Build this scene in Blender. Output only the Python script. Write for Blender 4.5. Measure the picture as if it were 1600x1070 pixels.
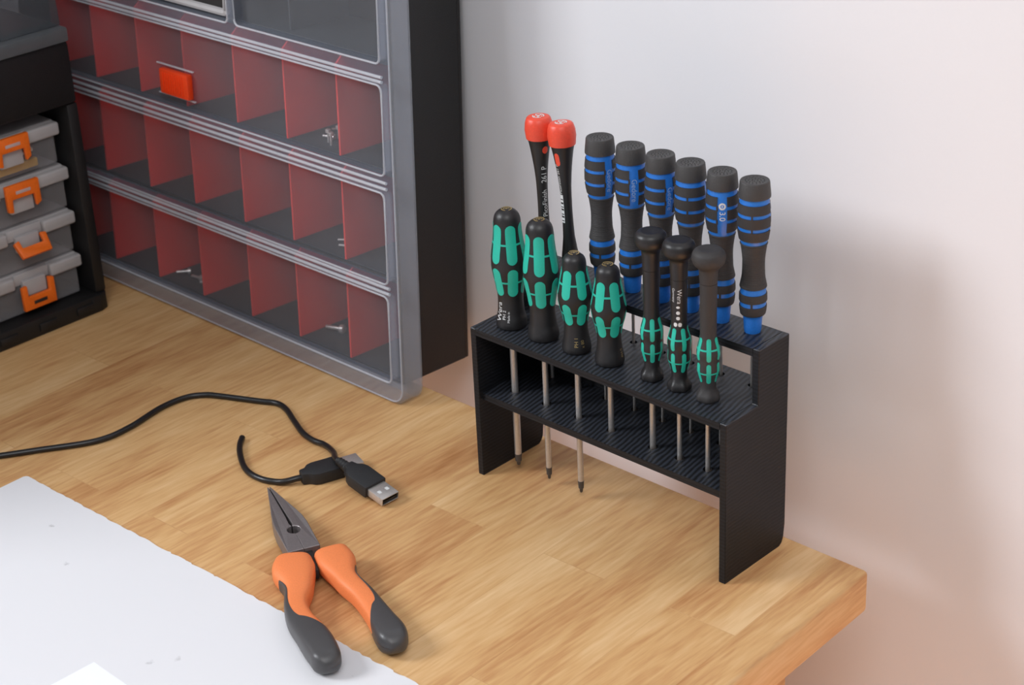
import bpy, bmesh, math, random
from mathutils import Vector, Matrix, Euler
random.seed(7)
U = 0.0009            # one modelling unit in metres
PI = math.pi
R = math.radians
C = bpy.context.scene.collection
for o in list(bpy.data.objects): bpy.data.objects.remove(o)

# ------------------------------------------------------------------ camera
cam_d = bpy.data.cameras.new('camera'); cam = bpy.data.objects.new('camera', cam_d); C.objects.link(cam)
YAW, PITCH, ROLL, FPX = -0.781686, 0.461484, -0.048925, 2904.927
f_ = Vector((math.sin(YAW)*math.cos(PITCH), math.cos(YAW)*math.cos(PITCH), -math.sin(PITCH)))
r_ = f_.cross(Vector((0, 0, 1))).normalized(); u_ = r_.cross(f_)
r2 = math.cos(ROLL)*r_ + math.sin(ROLL)*u_; u2 = -math.sin(ROLL)*r_ + math.cos(ROLL)*u_
m = Matrix((r2, u2, -f_)).transposed().to_4x4()
m.translation = Vector((713.379, -684.094, 579.865))*U
cam.matrix_world = m
cam_d.sensor_width = 36; cam_d.lens = FPX/1600*36
cam_d.clip_start = 0.02; cam_d.clip_end = 30
cam_d.dof.use_dof = True; cam_d.dof.focus_distance = 0.95; cam_d.dof.aperture_fstop = 18
bpy.context.scene.camera = cam

# ------------------------------------------------------------------ light
w = bpy.data.worlds.new('world'); bpy.context.scene.world = w; w.use_nodes = True
w.node_tree.nodes['Background'].inputs[0].default_value = (0.90, 0.94, 1.0, 1)
w.node_tree.nodes['Background'].inputs[1].default_value = 0.39
def area(name, loc, target, sx, sy, power, col):
    d = bpy.data.lights.new(name, 'AREA'); d.shape = 'RECTANGLE'; d.size = sx; d.size_y = sy
    d.energy = power; d.color = col
    o = bpy.data.objects.new(name, d); C.objects.link(o)
    o.location = loc
    o.rotation_euler = (Vector(target)-Vector(loc)).to_track_quat('-Z', 'Y').to_euler()
    return o
area('window_daylight', (-1.05, -1.25, 1.15), (0.05, 0.03, 0.1), 0.62, 0.6, 30, (0.93, 0.96, 1.0))
area('right_fill', (0.9, -0.9, 1.5), (0.2, 0.1, 0.0), 0.8, 0.8, 13, (0.98, 0.98, 0.98))  # unseen fill light, added to brighten the right side
# added spot on the unseen reddish floor; its bounce warms the lower wall
sd = bpy.data.lights.new('floor_bounce_spot', 'SPOT'); sd.energy = 1150; sd.color = (1.0, 0.93, 0.84)
sd.spot_size = R(34); sd.spot_blend = 0.5; sd.shadow_soft_size = 0.05
so_ = bpy.data.objects.new('floor_bounce_spot', sd); C.objects.link(so_); so_.location = (0.95, -1.15, 1.5)
so_.rotation_euler = (Vector((0.85, -0.52, -0.75))-so_.location).to_track_quat('-Z', 'Y').to_euler()
sc = bpy.context.scene
sc.view_settings.view_transform = 'Standard'; sc.view_settings.look = 'None'
sc.view_settings.gamma = 1; sc.view_settings.use_curve_mapping = False
sc.view_settings.exposure = -0.03

# ------------------------------------------------------------------ materials
def srgb(r, g, b):
    f = lambda c: (c/255/12.92) if c/255 <= 0.04045 else ((c/255+0.055)/1.055)**2.4
    return (f(r), f(g), f(b), 1)
def mat(name, col, rough=0.5, metal=0.0, bump=None, spec=0.5, coat=0.0, vary=0.25):
    m = bpy.data.materials.new(name); m.use_nodes = True
    nt = m.node_tree; b = nt.nodes['Principled BSDF']
    b.inputs['Base Color'].default_value = col; b.inputs['Roughness'].default_value = rough
    b.inputs['Metallic'].default_value = metal; b.inputs['Specular IOR Level'].default_value = spec
    b.inputs['Coat Weight'].default_value = coat
    tc = nt.nodes.new('ShaderNodeTexCoord'); n = nt.nodes.new('ShaderNodeTexNoise')
    sc_, st = bump if bump else (900, 0.05)
    n.inputs['Scale'].default_value = sc_; n.inputs['Detail'].default_value = 4
    nt.links.new(tc.outputs['Object'], n.inputs['Vector'])
    bp = nt.nodes.new('ShaderNodeBump'); bp.inputs['Strength'].default_value = st; bp.inputs['Distance'].default_value = 0.0004
    nt.links.new(n.outputs['Fac'], bp.inputs['Height']); nt.links.new(bp.outputs['Normal'], b.inputs['Normal'])
    # slight surface variation of the colour
    mx = nt.nodes.new('ShaderNodeMix'); mx.data_type = 'RGBA'; mx.blend_type = 'MULTIPLY'
    mx.inputs[0].default_value = vary
    mx.inputs[6].default_value = col
    nt.links.new(n.outputs['Fac'], mx.inputs[7]); nt.links.new(mx.outputs[2], b.inputs['Base Color'])
    return m
def clear(name, col, fac, rough=0.3):
    """translucent plastic: part straight see-through, part milky"""
    m = bpy.data.materials.new(name); m.use_nodes = True; nt = m.node_tree
    b = nt.nodes['Principled BSDF']; b.inputs['Base Color'].default_value = col
    b.inputs['Roughness'].default_value = rough
    t = nt.nodes.new('ShaderNodeBsdfTransparent'); t.inputs[0].default_value = (0.97, 0.97, 0.98, 1)
    n = nt.nodes.new('ShaderNodeTexNoise'); n.inputs['Scale'].default_value = 60
    tc = nt.nodes.new('ShaderNodeTexCoord'); nt.links.new(tc.outputs['Object'], n.inputs['Vector'])
    mr = nt.nodes.new('ShaderNodeMapRange'); mr.inputs['To Min'].default_value = fac*0.9; mr.inputs['To Max'].default_value = fac*1.1
    nt.links.new(n.outputs['Fac'], mr.inputs['Value'])
    mx = nt.nodes.new('ShaderNodeMixShader')
    nt.links.new(mr.outputs[0], mx.inputs[0])
    nt.links.new(t.outputs[0], mx.inputs[1]); nt.links.new(b.outputs[0], mx.inputs[2])
    nt.links.new(mx.outputs[0], nt.nodes['Material Output'].inputs[0])
    return m
def wood_mat():
    m = bpy.data.materials.new('butcher_block_wood'); m.use_nodes = True; nt = m.node_tree; L = nt.links.new
    b = nt.nodes['Principled BSDF']; b.inputs['Roughness'].default_value = 0.48; b.inputs['Specular IOR Level'].default_value = 0.35
    tc = nt.nodes.new('ShaderNodeTexCoord')
    mp = nt.nodes.new('ShaderNodeMapping'); mp.inputs['Rotation'].default_value = (0, 0, R(87.4))
    mp.inputs['Location'].default_value = (0.13, -0.0015, 0)
    L(tc.outputs['Object'], mp.inputs['Vector'])
    br = nt.nodes.new('ShaderNodeTexBrick')
    br.inputs['Scale'].default_value = 1.0; br.inputs['Brick Width'].default_value = 0.27; br.inputs['Row Height'].default_value = 0.0396
    br.inputs['Mortar Size'].default_value = 0.00025; br.inputs['Mortar Smooth'].default_value = 0.6
    br.inputs['Color1'].default_value = (0, 0, 0, 1); br.inputs['Color2'].default_value = (1, 1, 1, 1); br.inputs['Mortar'].default_value = (0.25, 0.25, 0.25, 1)
    br.offset = 0.37; br.squash = 1.0
    L(mp.outputs[0], br.inputs['Vector'])
    # grain, stretched along the staves, shifted per stave
    mp2 = nt.nodes.new('ShaderNodeMapping'); mp2.inputs['Scale'].default_value = (1, 0.09, 1); mp2.inputs['Rotation'].default_value = (0, 0, R(2.6))
    L(tc.outputs['Object'], mp2.inputs['Vector'])
    add = nt.nodes.new('ShaderNodeVectorMath'); add.operation = 'MULTIPLY_ADD'
    L(br.outputs['Color'], add.inputs[0]); add.inputs[1].default_value = (0.7, 0.3, 1.3); L(mp2.outputs[0], add.inputs[2])
    n1 = nt.nodes.new('ShaderNodeTexNoise'); n1.inputs['Scale'].default_value = 180; n1.inputs['Detail'].default_value = 7; n1.inputs['Roughness'].default_value = 0.62; n1.inputs['Distortion'].default_value = 0.7
    L(add.outputs[0], n1.inputs['Vector'])
    n2 = nt.nodes.new('ShaderNodeTexNoise'); n2.inputs['Scale'].default_value = 17; n2.inputs['Detail'].default_value = 4; n2.inputs['Distortion'].default_value = 1.2
    L(add.outputs[0], n2.inputs['Vector'])
    n3 = nt.nodes.new('ShaderNodeTexNoise'); n3.inputs['Scale'].default_value = 480; n3.inputs['Detail'].default_value = 2
    L(add.outputs[0], n3.inputs['Vector'])
    # large wandering tone
    n4 = nt.nodes.new('ShaderNodeTexNoise'); n4.inputs['Scale'].default_value = 8; n4.inputs['Detail'].default_value = 2
    mp3 = nt.nodes.new('ShaderNodeMapping'); mp3.inputs['Scale'].default_value = (2.2, 1, 1)
    L(tc.outputs['Object'], mp3.inputs['Vector']); L(mp3.outputs[0], n4.inputs['Vector'])
    def mth(op, a, bb, c=None):
        x = nt.nodes.new('ShaderNodeMath'); x.operation = op
        for i, v in enumerate((a, bb, c)):
            if v is None: continue
            if isinstance(v, (int, float)): x.inputs[i].default_value = v
            else: L(v, x.inputs[i])
        return x.outputs[0]
    s = mth('MULTIPLY_ADD', br.outputs['Color'], 0.07, 0.02)
    s = mth('MULTIPLY_ADD', n1.outputs['Fac'], 0.27, s)
    s = mth('MULTIPLY_ADD', n2.outputs['Fac'], 0.50, s)
    s = mth('MULTIPLY_ADD', n3.outputs['Fac'], 0.30, s)
    s = mth('MULTIPLY_ADD', n4.outputs['Fac'], 0.34, s)
    rp = nt.nodes.new('ShaderNodeValToRGB'); L(s, rp.inputs[0])
    e = rp.color_ramp.elements
    e[0].position = 0.54; e[0].color = srgb(164, 108, 62)
    e[1].position = 0.97; e[1].color = srgb(229, 192, 144)
    k = e.new(0.67); k.color = srgb(194, 143, 94)
    k = e.new(0.79); k.color = srgb(212, 168, 115)
    mm = nt.nodes.new('ShaderNodeMix'); mm.data_type = 'RGBA'; mm.inputs[7].default_value = srgb(176, 130, 90)
    L(mth('MULTIPLY', br.outputs['Fac'], 0.22), mm.inputs[0]); L(rp.outputs[0], mm.inputs[6])
    L(mm.outputs[2], b.inputs['Base Color'])
    bp = nt.nodes.new('ShaderNodeBump'); bp.inputs['Strength'].default_value = 0.12; bp.inputs['Distance'].default_value = 0.0006
    L(n1.outputs['Fac'], bp.inputs['Height']); L(bp.outputs[0], b.inputs['Normal'])
    return m
def printed_mat():
    """matt black 3D-printed plastic with fine print lines"""
    m = bpy.data.materials.new('printed_black_plastic'); m.use_nodes = True; nt = m.node_tree; L = nt.links.new
    b = nt.nodes['Principled BSDF']; b.inputs['Roughness'].default_value = 0.43
    tc = nt.nodes.new('ShaderNodeTexCoord'); ge = nt.nodes.new('ShaderNodeNewGeometry')
    sep = nt.nodes.new('ShaderNodeSeparateXYZ'); L(ge.outputs['Normal'], sep.inputs[0])
    ab = nt.nodes.new('ShaderNodeMath'); ab.operation = 'ABSOLUTE'; L(sep.outputs[2], ab.inputs[0])
    gt = nt.nodes.new('ShaderNodeMath'); gt.operation = 'GREATER_THAN'; L(ab.outputs[0], gt.inputs[0]); gt.inputs[1].default_value = 0.7
    sp = nt.nodes.new('ShaderNodeMapRange'); L(gt.outputs[0], sp.inputs['Value']); sp.inputs['To Min'].default_value = 0.25; sp.inputs['To Max'].default_value = 0.6; L(sp.outputs[0], b.inputs['Specular IOR Level'])
    mp = nt.nodes.new('ShaderNodeMapping'); mp.inputs['Rotation'].default_value = (0, 0, R(-9)); L(tc.outputs['Object'], mp.inputs['Vector'])
    w1 = nt.nodes.new('ShaderNodeTexWave'); w1.inputs['Scale'].default_value = 115; w1.inputs['Distortion'].default_value = 3.0; w1.inputs['Detail'].default_value = 2
    L(mp.outputs[0], w1.inputs['Vector'])
    w2 = nt.nodes.new('ShaderNodeTexWave'); w2.bands_direction = 'Z'; w2.inputs['Scale'].default_value = 150; w2.inputs['Distortion'].default_value = 2.5
    L(tc.outputs['Object'], w2.inputs['Vector'])
    mx = nt.nodes.new('ShaderNodeMix'); L(gt.outputs[0], mx.inputs[0]); w2s = nt.nodes.new('ShaderNodeMath'); w2s.operation = 'MULTIPLY'; L(w2.outputs['Fac'], w2s.inputs[0]); w2s.inputs[1].default_value = 0.22; L(w2s.outputs[0], mx.inputs[2]); L(w1.outputs['Fac'], mx.inputs[3])
    bp = nt.nodes.new('ShaderNodeBump'); bp.inputs['Strength'].default_value = 0.45; bp.inputs['Distance'].default_value = 0.0003
    L(mx.outputs[0], bp.inputs['Height']); L(bp.outputs[0], b.inputs['Normal'])
    rp = nt.nodes.new('ShaderNodeValToRGB'); L(mx.outputs[0], rp.inputs[0])
    rp.color_ramp.elements[0].color = srgb(20, 20, 22); rp.color_ramp.elements[1].color = srgb(50, 54, 63)  # sky light painted in: upward faces bluer and lighter, sides kept dark
    L(rp.outputs[0], b.inputs['Base Color'])
    return m
def board_mat():
    m = mat('white_board', srgb(226, 226, 229), 0.55, bump=(120, 0.03))
    nt = m.node_tree; L = nt.links.new; b = nt.nodes['Principled BSDF']
    tc = nt.nodes.new('ShaderNodeTexCoord'); n = nt.nodes.new('ShaderNodeTexNoise'); n.inputs['Scale'].default_value = 55; n.inputs['Detail'].default_value = 5
    L(tc.outputs['Object'], n.inputs['Vector'])
    rp = nt.nodes.new('ShaderNodeValToRGB'); L(n.outputs['Fac'], rp.inputs[0])
    rp.color_ramp.elements[0].position = 0.24; rp.color_ramp.elements[0].color = srgb(165, 163, 165)
    rp.color_ramp.elements[1].position = 0.30; rp.color_ramp.elements[1].color = srgb(222, 221, 224)
    L(rp.outputs[0], b.inputs['Base Color'])
    return m
M = dict(
    wood=wood_mat(), printed=printed_mat(), board=board_mat(),
    wall=mat('white_wall_paint', srgb(222, 222, 226), 0.85, bump=(900, 0.02), vary=0.02),
    floor=mat('reddish_floor', srgb(208, 152, 102), 0.6, bump=(30, 0.1)),
    paper=mat('white_paper', srgb(238, 239, 248), 0.7, vary=0.03),
    rubber=mat('black_rubber', srgb(34, 32, 33), 0.42, bump=(1500, 0.12)),
    rubber_matt=mat('dark_matt_rubber', srgb(52, 49, 49), 0.62, bump=(2500, 0.3)),
    cap=mat('dark_grey_cap', srgb(62, 60, 60), 0.55, bump=(2000, 0.4)),
    teal=mat('teal_inlay', srgb(40, 190, 166), 0.45, bump=(2500, 0.15)),
    blue=mat('blue_plastic', srgb(40, 122, 216), 0.35),
    red=mat('red_plastic', srgb(236, 78, 54), 0.4),
    steel=mat('satin_steel', srgb(214, 208, 204), 0.38, 0.75),
    darksteel=mat('dark_steel', srgb(134, 126, 126), 0.45, 0.5, bump=(700, 0.2)),
    blacktip=mat('black_bit_tip', srgb(92, 89, 88), 0.5, 0.6),
    brass=mat('worn_brass_print', srgb(190, 165, 110), 0.4, 0.6),
    white=mat('white_print', srgb(225, 225, 225), 0.6),
    orange=mat('orange_grip', srgb(246, 138, 80), 0.5, bump=(1500, 0.15)),
    grip=mat('charcoal_soft_grip', srgb(72, 70, 71), 0.4, bump=(1800, 0.1)),
    cable=mat('black_cable_sheath', srgb(26, 24, 25), 0.35),
    plug=mat('black_plug_plastic', srgb(36, 36, 38), 0.55, bump=(900, 0.3)),
    case=mat('black_case_plastic', srgb(23, 22, 23), 0.5, bump=(1300, 0.5)),
    casein=mat('dark_case_inside', srgb(38, 42, 46), 0.6),
    divider=mat('red_divider', srgb(228, 50, 42), 0.45),
    latch=mat('orange_latch', srgb(246, 112, 20), 0.45),
    redlatch=mat('orange_red_latch', srgb(248, 70, 18), 0.4),
    clear=clear('milky_clear_plastic', srgb(222, 224, 232), 0.065, 0.22),
    clearrim=clear('thick_clear_rim', srgb(225, 226, 232), 0.40, 0.25),
    clearside=clear('lid_side_plastic', srgb(166, 170, 178), 0.31, 0.3),
    clearfront=clear('lid_front_plastic', srgb(180, 187, 202), 0.13, 0.25),
    clearcase=clear('cloudy_case_plastic', srgb(176, 174, 176), 0.30, 0.3),
    clearcase2=clear('cloudy_case_rim', srgb(200, 196, 196), 0.62, 0.3),
    smoke=clear('smoke_grey_lid', srgb(74, 78, 82), 0.60, 0.25),
    smokerim=clear('smoke_grey_rim', srgb(100, 103, 106), 0.70, 0.3),
    yellow=mat('yellow_plastic', srgb(220, 170, 60), 0.5),
    pink=mat('pale_pin', srgb(236, 214, 200), 0.5),
    frame=mat('pale_grey_frame', srgb(190, 190, 194), 0.4),
    label=mat('dark_label_and_hole_shade', srgb(34, 29, 28), 0.6),
)

# ------------------------------------------------------------------ helpers
def smooth(o, ang=35):
    me = o.data
    me.polygons.foreach_set('use_smooth', [True]*len(me.polygons))
    try: me.set_sharp_from_angle(angle=R(ang))
    except Exception: pass
def obj(name, bm, material, parent=None, loc=None, sm=True, ang=35, scale=True):
    if scale: bmesh.ops.scale(bm, vec=(U, U, U), verts=bm.verts)
    me = bpy.data.meshes.new(name); bm.to_mesh(me); bm.free()
    for mm in (material if isinstance(material, (list, tuple)) else [material]): me.materials.append(mm)
    o = bpy.data.objects.new(name, me); C.objects.link(o)
    if parent: o.parent = parent
    if loc is not None: o.location = Vector(loc)*U
    if sm: smooth(o, ang)
    return o
def tag(o, label, cat, group=None, kind=None):
    if label: o['label'] = label
    if cat: o['category'] = cat
    if group: o['group'] = group
    if kind: o['kind'] = kind
    return o
def thing(name, label, cat, loc=(0, 0, 0), rot=(0, 0, 0), group=None):
    o = bpy.data.objects.new(name, None); C.objects.link(o)
    o.empty_display_size = 0.01
    o.location = Vector(loc)*U; o.rotation_euler = rot
    return tag(o, label, cat, group)
def struct(name, bm, m, **k):
    o = obj(name, bm, m, **k); o['kind'] = 'structure'; return o
def add(bm, other):
    me = bpy.data.meshes.new('t'); other.to_mesh(me); other.free(); bm.from_mesh(me); bpy.data.meshes.remove(me); return bm
def box(x0, x1, y0, y1, z0, z1, bev=0.0, seg=2):
    bm = bmesh.new()
    bmesh.ops.create_cube(bm, size=1, matrix=Matrix.Translation(((x0+x1)/2, (y0+y1)/2, (z0+z1)/2)) @ Matrix.Diagonal((abs(x1-x0), abs(y1-y0), abs(z1-z0), 1)))
    if bev: bmesh.ops.bevel(bm, geom=list(bm.edges), offset=bev, segments=seg, affect='EDGES', profile=0.5)
    return bm
def prism(pts, axis, a0, a1, bev=0.0, seg=2):
    """polygon pts (u,v) extruded along axis ('x','y','z') from a0 to a1"""
    bm = bmesh.new()
    P = {'x': lambda u, v, a: (a, u, v), 'y': lambda u, v, a: (u, a, v), 'z': lambda u, v, a: (u, v, a)}[axis]
    A = [bm.verts.new(P(u, v, a0)) for u, v in pts]; B = [bm.verts.new(P(u, v, a1)) for u, v in pts]
    n = len(pts)
    for i in range(n): bm.faces.new((A[i], A[(i+1) % n], B[(i+1) % n], B[i]))
    bm.faces.new(A[::-1]); bm.faces.new(B)
    bmesh.ops.recalc_face_normals(bm, faces=bm.faces)
    if bev: bmesh.ops.bevel(bm, geom=list(bm.edges), offset=bev, segments=seg, affect='EDGES', profile=0.5)
    return bm
def hermite(prof):
    """smooth radius function through (z, r) points"""
    P = sorted(prof); zs = [p[0] for p in P]; rs = [p[1] for p in P]; n = len(P)
    d = [(rs[i+1]-rs[i])/(zs[i+1]-zs[i]) for i in range(n-1)]
    mm = [d[0]] + [0 if d[i-1]*d[i] <= 0 else 2*d[i-1]*d[i]/(d[i-1]+d[i]) for i in range(1, n-1)] + [d[-1]]
    def F(z):
        z = min(max(z, zs[0]), zs[-1])
        i = 0
        while i < n-2 and z > zs[i+1]: i += 1
        h = zs[i+1]-zs[i]; t = (z-zs[i])/h
        return (2*t**3-3*t*t+1)*rs[i]+(t**3-2*t*t+t)*h*mm[i]+(-2*t**3+3*t*t)*rs[i+1]+(t**3-t*t)*h*mm[i+1]
    return F
def lathe(rows, seg=48, mod=None, cx=0, cy=0):
    """rows of (z, r); closed with caps. mod(theta, z) multiplies the radius"""
    bm = bmesh.new(); rings = []
    for z, r in rows:
        if r <= 1e-4: rings.append([bm.verts.new((cx, cy, z))]); continue
        rings.append([bm.verts.new((cx+r*(mod(2*PI*i/seg, z) if mod else 1)*math.cos(2*PI*i/seg), cy+r*(mod(2*PI*i/seg, z) if mod else 1)*math.sin(2*PI*i/seg), z)) for i in range(seg)])
    for a, b in zip(rings, rings[1:]):
        for i in range(seg):
            j = (i+1) % seg
            if len(a) == 1 and len(b) == 1: continue
            if len(a) == 1: bm.faces.new((a[0], b[j], b[i]))
            elif len(b) == 1: bm.faces.new((a[i], a[j], b[0]))
            else: bm.faces.new((a[i], a[j], b[j], b[i]))
    if len(rings[0]) > 1: bm.faces.new(rings[0][::-1])
    if len(rings[-1]) > 1: bm.faces.new(rings[-1])
    bmesh.ops.recalc_face_normals(bm, faces=bm.faces)
    return bm
def sampled(F, z0, z1, n=30):
    return [(z0+(z1-z0)*i/n, F(z0+(z1-z0)*i/n)) for i in range(n+1)]
def patch(F, th0, hw, z0, z1, off=0.3, cap=0.0, nz=14, nt=8, bm=None, mod=None, ang=False):
    """raised patch on a lathe surface: centre angle th0, half width hw (units along the surface),
    from z0 to z1, ends rounded over `cap` units of z. Borders sink under the surface."""
    bm = bm or bmesh.new(); rows = []
    zs = []
    for i in range(nz+1):
        t = i/nz
        if cap: t = 0.5-0.5*math.cos(PI*t)
        zs.append(z0+(z1-z0)*t)
    full = [None]+zs+[None]
    for k, zz in enumerate(full):
        edge = zz is None
        z = zs[0] if k == 0 else zs[-1] if edge else zz
        d = min(z-z0, z1-z); wf = 1.0
        if cap and d < cap: wf = max(0.12, math.sqrt(max(0, 1-(1-d/cap)**2)))
        row = []
        for i in range(-1, nt+2):
            s = -1 if i < 0 else 1 if i > nt else -1+2*i/nt
            r = F(z); side = edge or i < 0 or i > nt
            th = th0 + (s*hw if ang else s*hw*wf/max(r, 1))
            rr = r*(mod(th, z) if mod else 1) + (-0.25 if side else off)
            row.append(bm.verts.new((rr*math.cos(th), rr*math.sin(th), z)))
        rows.append(row)
    for a, b in zip(rows, rows[1:]):
        for i in range(len(a)-1): bm.faces.new((a[i], a[i+1], b[i+1], b[i]))
    return bm
def catmull(P, n=8):
    P = [Vector(p) for p in P]; Q = [2*P[0]-P[1]]+P+[2*P[-1]-P[-2]]; out = []
    for i in range(1, len(Q)-2):
        a, b, c, d = Q[i-1], Q[i], Q[i+1], Q[i+2]
        for k in range(n):
            t = k/n
            out.append(0.5*((2*b)+(-a+c)*t+(2*a-5*b+4*c-d)*t*t+(-a+3*b-3*c+d)*t**3))
    out.append(Q[-2]); return out
def sweep(P, rad, seg=14, caps=True):
    """tube along points; rad is a number or a function t -> (w, h) with w sideways, h up"""
    bm = bmesh.new(); n = len(P); rings = []
    for i, p in enumerate(P):
        t = (P[min(i+1, n-1)]-P[max(i-1, 0)]).normalized()
        side = t.cross(Vector((0, 0, 1)))
        if side.length < 1e-3: side = Vector((1, 0, 0))
        side.normalize(); up = side.cross(t)
        w_, h_ = (rad, rad) if isinstance(rad, (int, float)) else rad(i/(n-1))
        rings.append([bm.verts.new(p+side*w_*math.cos(2*PI*k/seg)+up*h_*math.sin(2*PI*k/seg)) for k in range(seg)])
    for a, b in zip(rings, rings[1:]):
        for i in range(seg):
            j = (i+1) % seg; bm.faces.new((a[i], a[j], b[j], b[i]))
    if caps: bm.faces.new(rings[0][::-1]); bm.faces.new(rings[-1])
    bmesh.ops.recalc_face_normals(bm, faces=bm.faces)
    return bm
def rrect(x0, x1, z0, z1, r, n=6):
    pts = []
    for cx, cz, a in ((x1-r, z1-r, 0), (x0+r, z1-r, 90), (x0+r, z0+r, 180), (x1-r, z0+r, 270)):
        for k in range(n+1):
            t = R(a+90*k/n); pts.append((cx+r*math.cos(t), cz+r*math.sin(t)))
    return pts
def cut(o, cutters):
    """boolean-subtract the cutter meshes (bmesh, in units) from o, baked into its mesh"""
    bm = bmesh.new()
    for c in cutters: add(bm, c)
    bmesh.ops.scale(bm, vec=(U, U, U), verts=bm.verts)
    me = bpy.data.meshes.new('c'); bm.to_mesh(me); bm.free()
    co = bpy.data.objects.new('c', me); C.objects.link(co); co.matrix_world = Matrix.Identity(4)
    md = o.modifiers.new('b', 'BOOLEAN'); md.object = co; md.operation = 'DIFFERENCE'; md.solver = 'EXACT'
    bpy.context.view_layer.update()
    dg = bpy.context.evaluated_depsgraph_get()
    new = bpy.data.meshes.new_from_object(o.evaluated_get(dg))
    o.modifiers.remove(md); old = o.data; o.data = new
    bpy.data.objects.remove(co); bpy.data.meshes.remove(me)
    smooth(o, 30)
def text_mesh(s, size):
    cu = bpy.data.curves.new('txt', 'FONT'); cu.body = s; cu.size = size; cu.align_x = 'LEFT'; cu.align_y = 'CENTER'; cu.resolution_u = 3
    o = bpy.data.objects.new('txt', cu); C.objects.link(o)
    bpy.context.view_layer.update()
    me = bpy.data.meshes.new_from_object(o.evaluated_get(bpy.context.evaluated_depsgraph_get()))
    bpy.data.objects.remove(o); bpy.data.curves.remove(cu)
    bm = bmesh.new(); bm.from_mesh(me); bpy.data.meshes.remove(me); return bm
def wrap_text(s, size, F, th, z, up=True, off=0.35, bm=None):
    """letters running along the handle's axis; up: read bottom to top, else top to bottom"""
    t = text_mesh(s, size)
    bmesh.ops.subdivide_edges(t, edges=[e for e in t.edges if e.calc_length() > size*0.3], cuts=1)
    for v in t.verts:
        x, y = v.co.x, v.co.y
        zz = z + x if up else z - x
        r = F(zz)+off; a = th + (-y if up else y)/r
        v.co = Vector((r*math.cos(a), r*math.sin(a), zz))
    if bm: return add(bm, t)
    return t
def dup(o, parent=None):
    c = o.copy(); C.objects.link(c)
    if parent: c.parent = parent
    for ch in list(o.children): dup(ch, c)
    return c
CAMTH = R(-49)      # direction, seen from the rack, in which the viewer stands

# ------------------------------------------------------------------ setting
WY = 124.0
b = box(-1400, 1500, WY, WY+60, -833, 1300)
struct('wall_back', b, M['wall'], sm=False)
b = box(-1400, 1500, -2200, WY, -853, -833)
struct('floor', b, M['floor'], sm=False)

b = box(-1040, -980, -800, WY, -833, 1300)  # room's unseen side wall, added to shade the left end
struct('wall_left', b, M['wall'], sm=False)

# worktop: staves run front to back, slightly out of square with the rack
def table():
    e = 0.035
    TK = 27
    x = lambda y, x0: x0+(62-y)*e
    yb = lambda xx: 62+(xx-242)*0.0055
    pts = [(-975, yb(-975)), (242.4, 62), (x(-760, 242.4), -760), (-975, -760)]
    bm = prism(pts[::-1], 'z', -TK, 0, bev=2.6, seg=3)
    root = thing('worktop', 'thick light wooden worktop of glued staves with a rounded edge', 'table', (0, 0, 0))
    obj('tabletop', bm, M['wood'], root, ang=50)
    for lx, ly in ((190, -690), (-840, -690), (-840, 0), (185, 0)):
        obj('leg', box(lx-28, lx+28, ly-28, ly+28, -833, -TK-0.01, 2), M['wood'], root)
    return root
table()

# ------------------------------------------------------------------ screwdriver rack
def rack():
    root = thing('screwdriver_rack', 'black 3D-printed two-tier stand holding screwdrivers at the worktop edge', 'rack', (0, 0, 0))
    W, T = 190.0, 4.4
    def side(x0, x1):
        n = [(0, 0), (50, 0), (52.5, 1.6), (54, 5), (55, 13), (55, 133), (28, 133), (28, 100), (0, 100)]
        return prism(n, 'x', x0, x1, bev=0.35, seg=1)
    obj('side_panel', side(0, T), M['printed'], root, sm=False)
    obj('side_panel', side(W-T, W), M['printed'], root, sm=False)
    FX = [17.7, 43.2, 69, 94, 125, 144.3, 164.2]
    BX = [21.5, 41.5, 66, 88.3, 109.6, 130.3, 151.6, 172.8]
    s = obj('shelf', box(T, W-T, 0.0, 54.6, 95.8, 99.98), M['printed'], root, sm=False)
    cy = lambda x, y, r, z0, z1: lathe([(z0, r), (z1, r)], 20, cx=x, cy=y)
    cut(s, [cy(x, 17.5, 2.7, 90, 105) for x in FX]+[cy(x, 45, 2.2, 90, 105) for x in BX])
    s = obj('shelf', box(T, W-T, 3.0, 54.6, 51.8, 56), M['printed'], root, sm=False)
    cut(s, [cy(x, 17.5, 2.9, 45, 60) for x in FX]+[cy(x, 45, 2.4, 45, 60) for x in BX])
    obj('back_panel', box(T, W-T, 51.8, 54.4, 56.02, 95.78), M['printed'], root, sm=False)
    s = obj('shelf', box(T, W-T, 28.0, 54.6, 128.4, 132.98), M['printed'], root, sm=False)
    cut(s, [cy(x, 45, 2.4, 120, 140) for x in BX])
    return FX, BX
FX, BX = rack()

# ------------------------------------------------------------------ screwdrivers
def shaft(root, r, z0, z1, tip=0, name='shaft', tipmat='blacktip'):
    """round steel shaft from z1 down to z0; a dark cross tip of length `tip`"""
    if tip:
        obj(name, lathe([(z0+tip, r*0.98), (z0+tip+0.8, r), (z1, r)], 20), M['steel'], root)
        tb = lathe([(z0, 0), (z0+0.05, r*0.3), (z0+0.9, r*0.62), (z0+tip*0.36, r*0.70), (z0+tip*0.42, r*1.0), (z0+tip-0.02, r*1.06), (z0+tip-0.01, r*0.9)], 24,
                   mod=lambda th, z: 1-0.32*max(0, 1-(z-z0)/(tip*0.6))*(0.5-0.5*math.cos(4*th)))
        obj('tip', tb, M[tipmat], root)
    else:
        obj(name, lathe([(z0, r*0.75), (z0+1, r), (z1, r)], 20), M['steel'], root)

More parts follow.
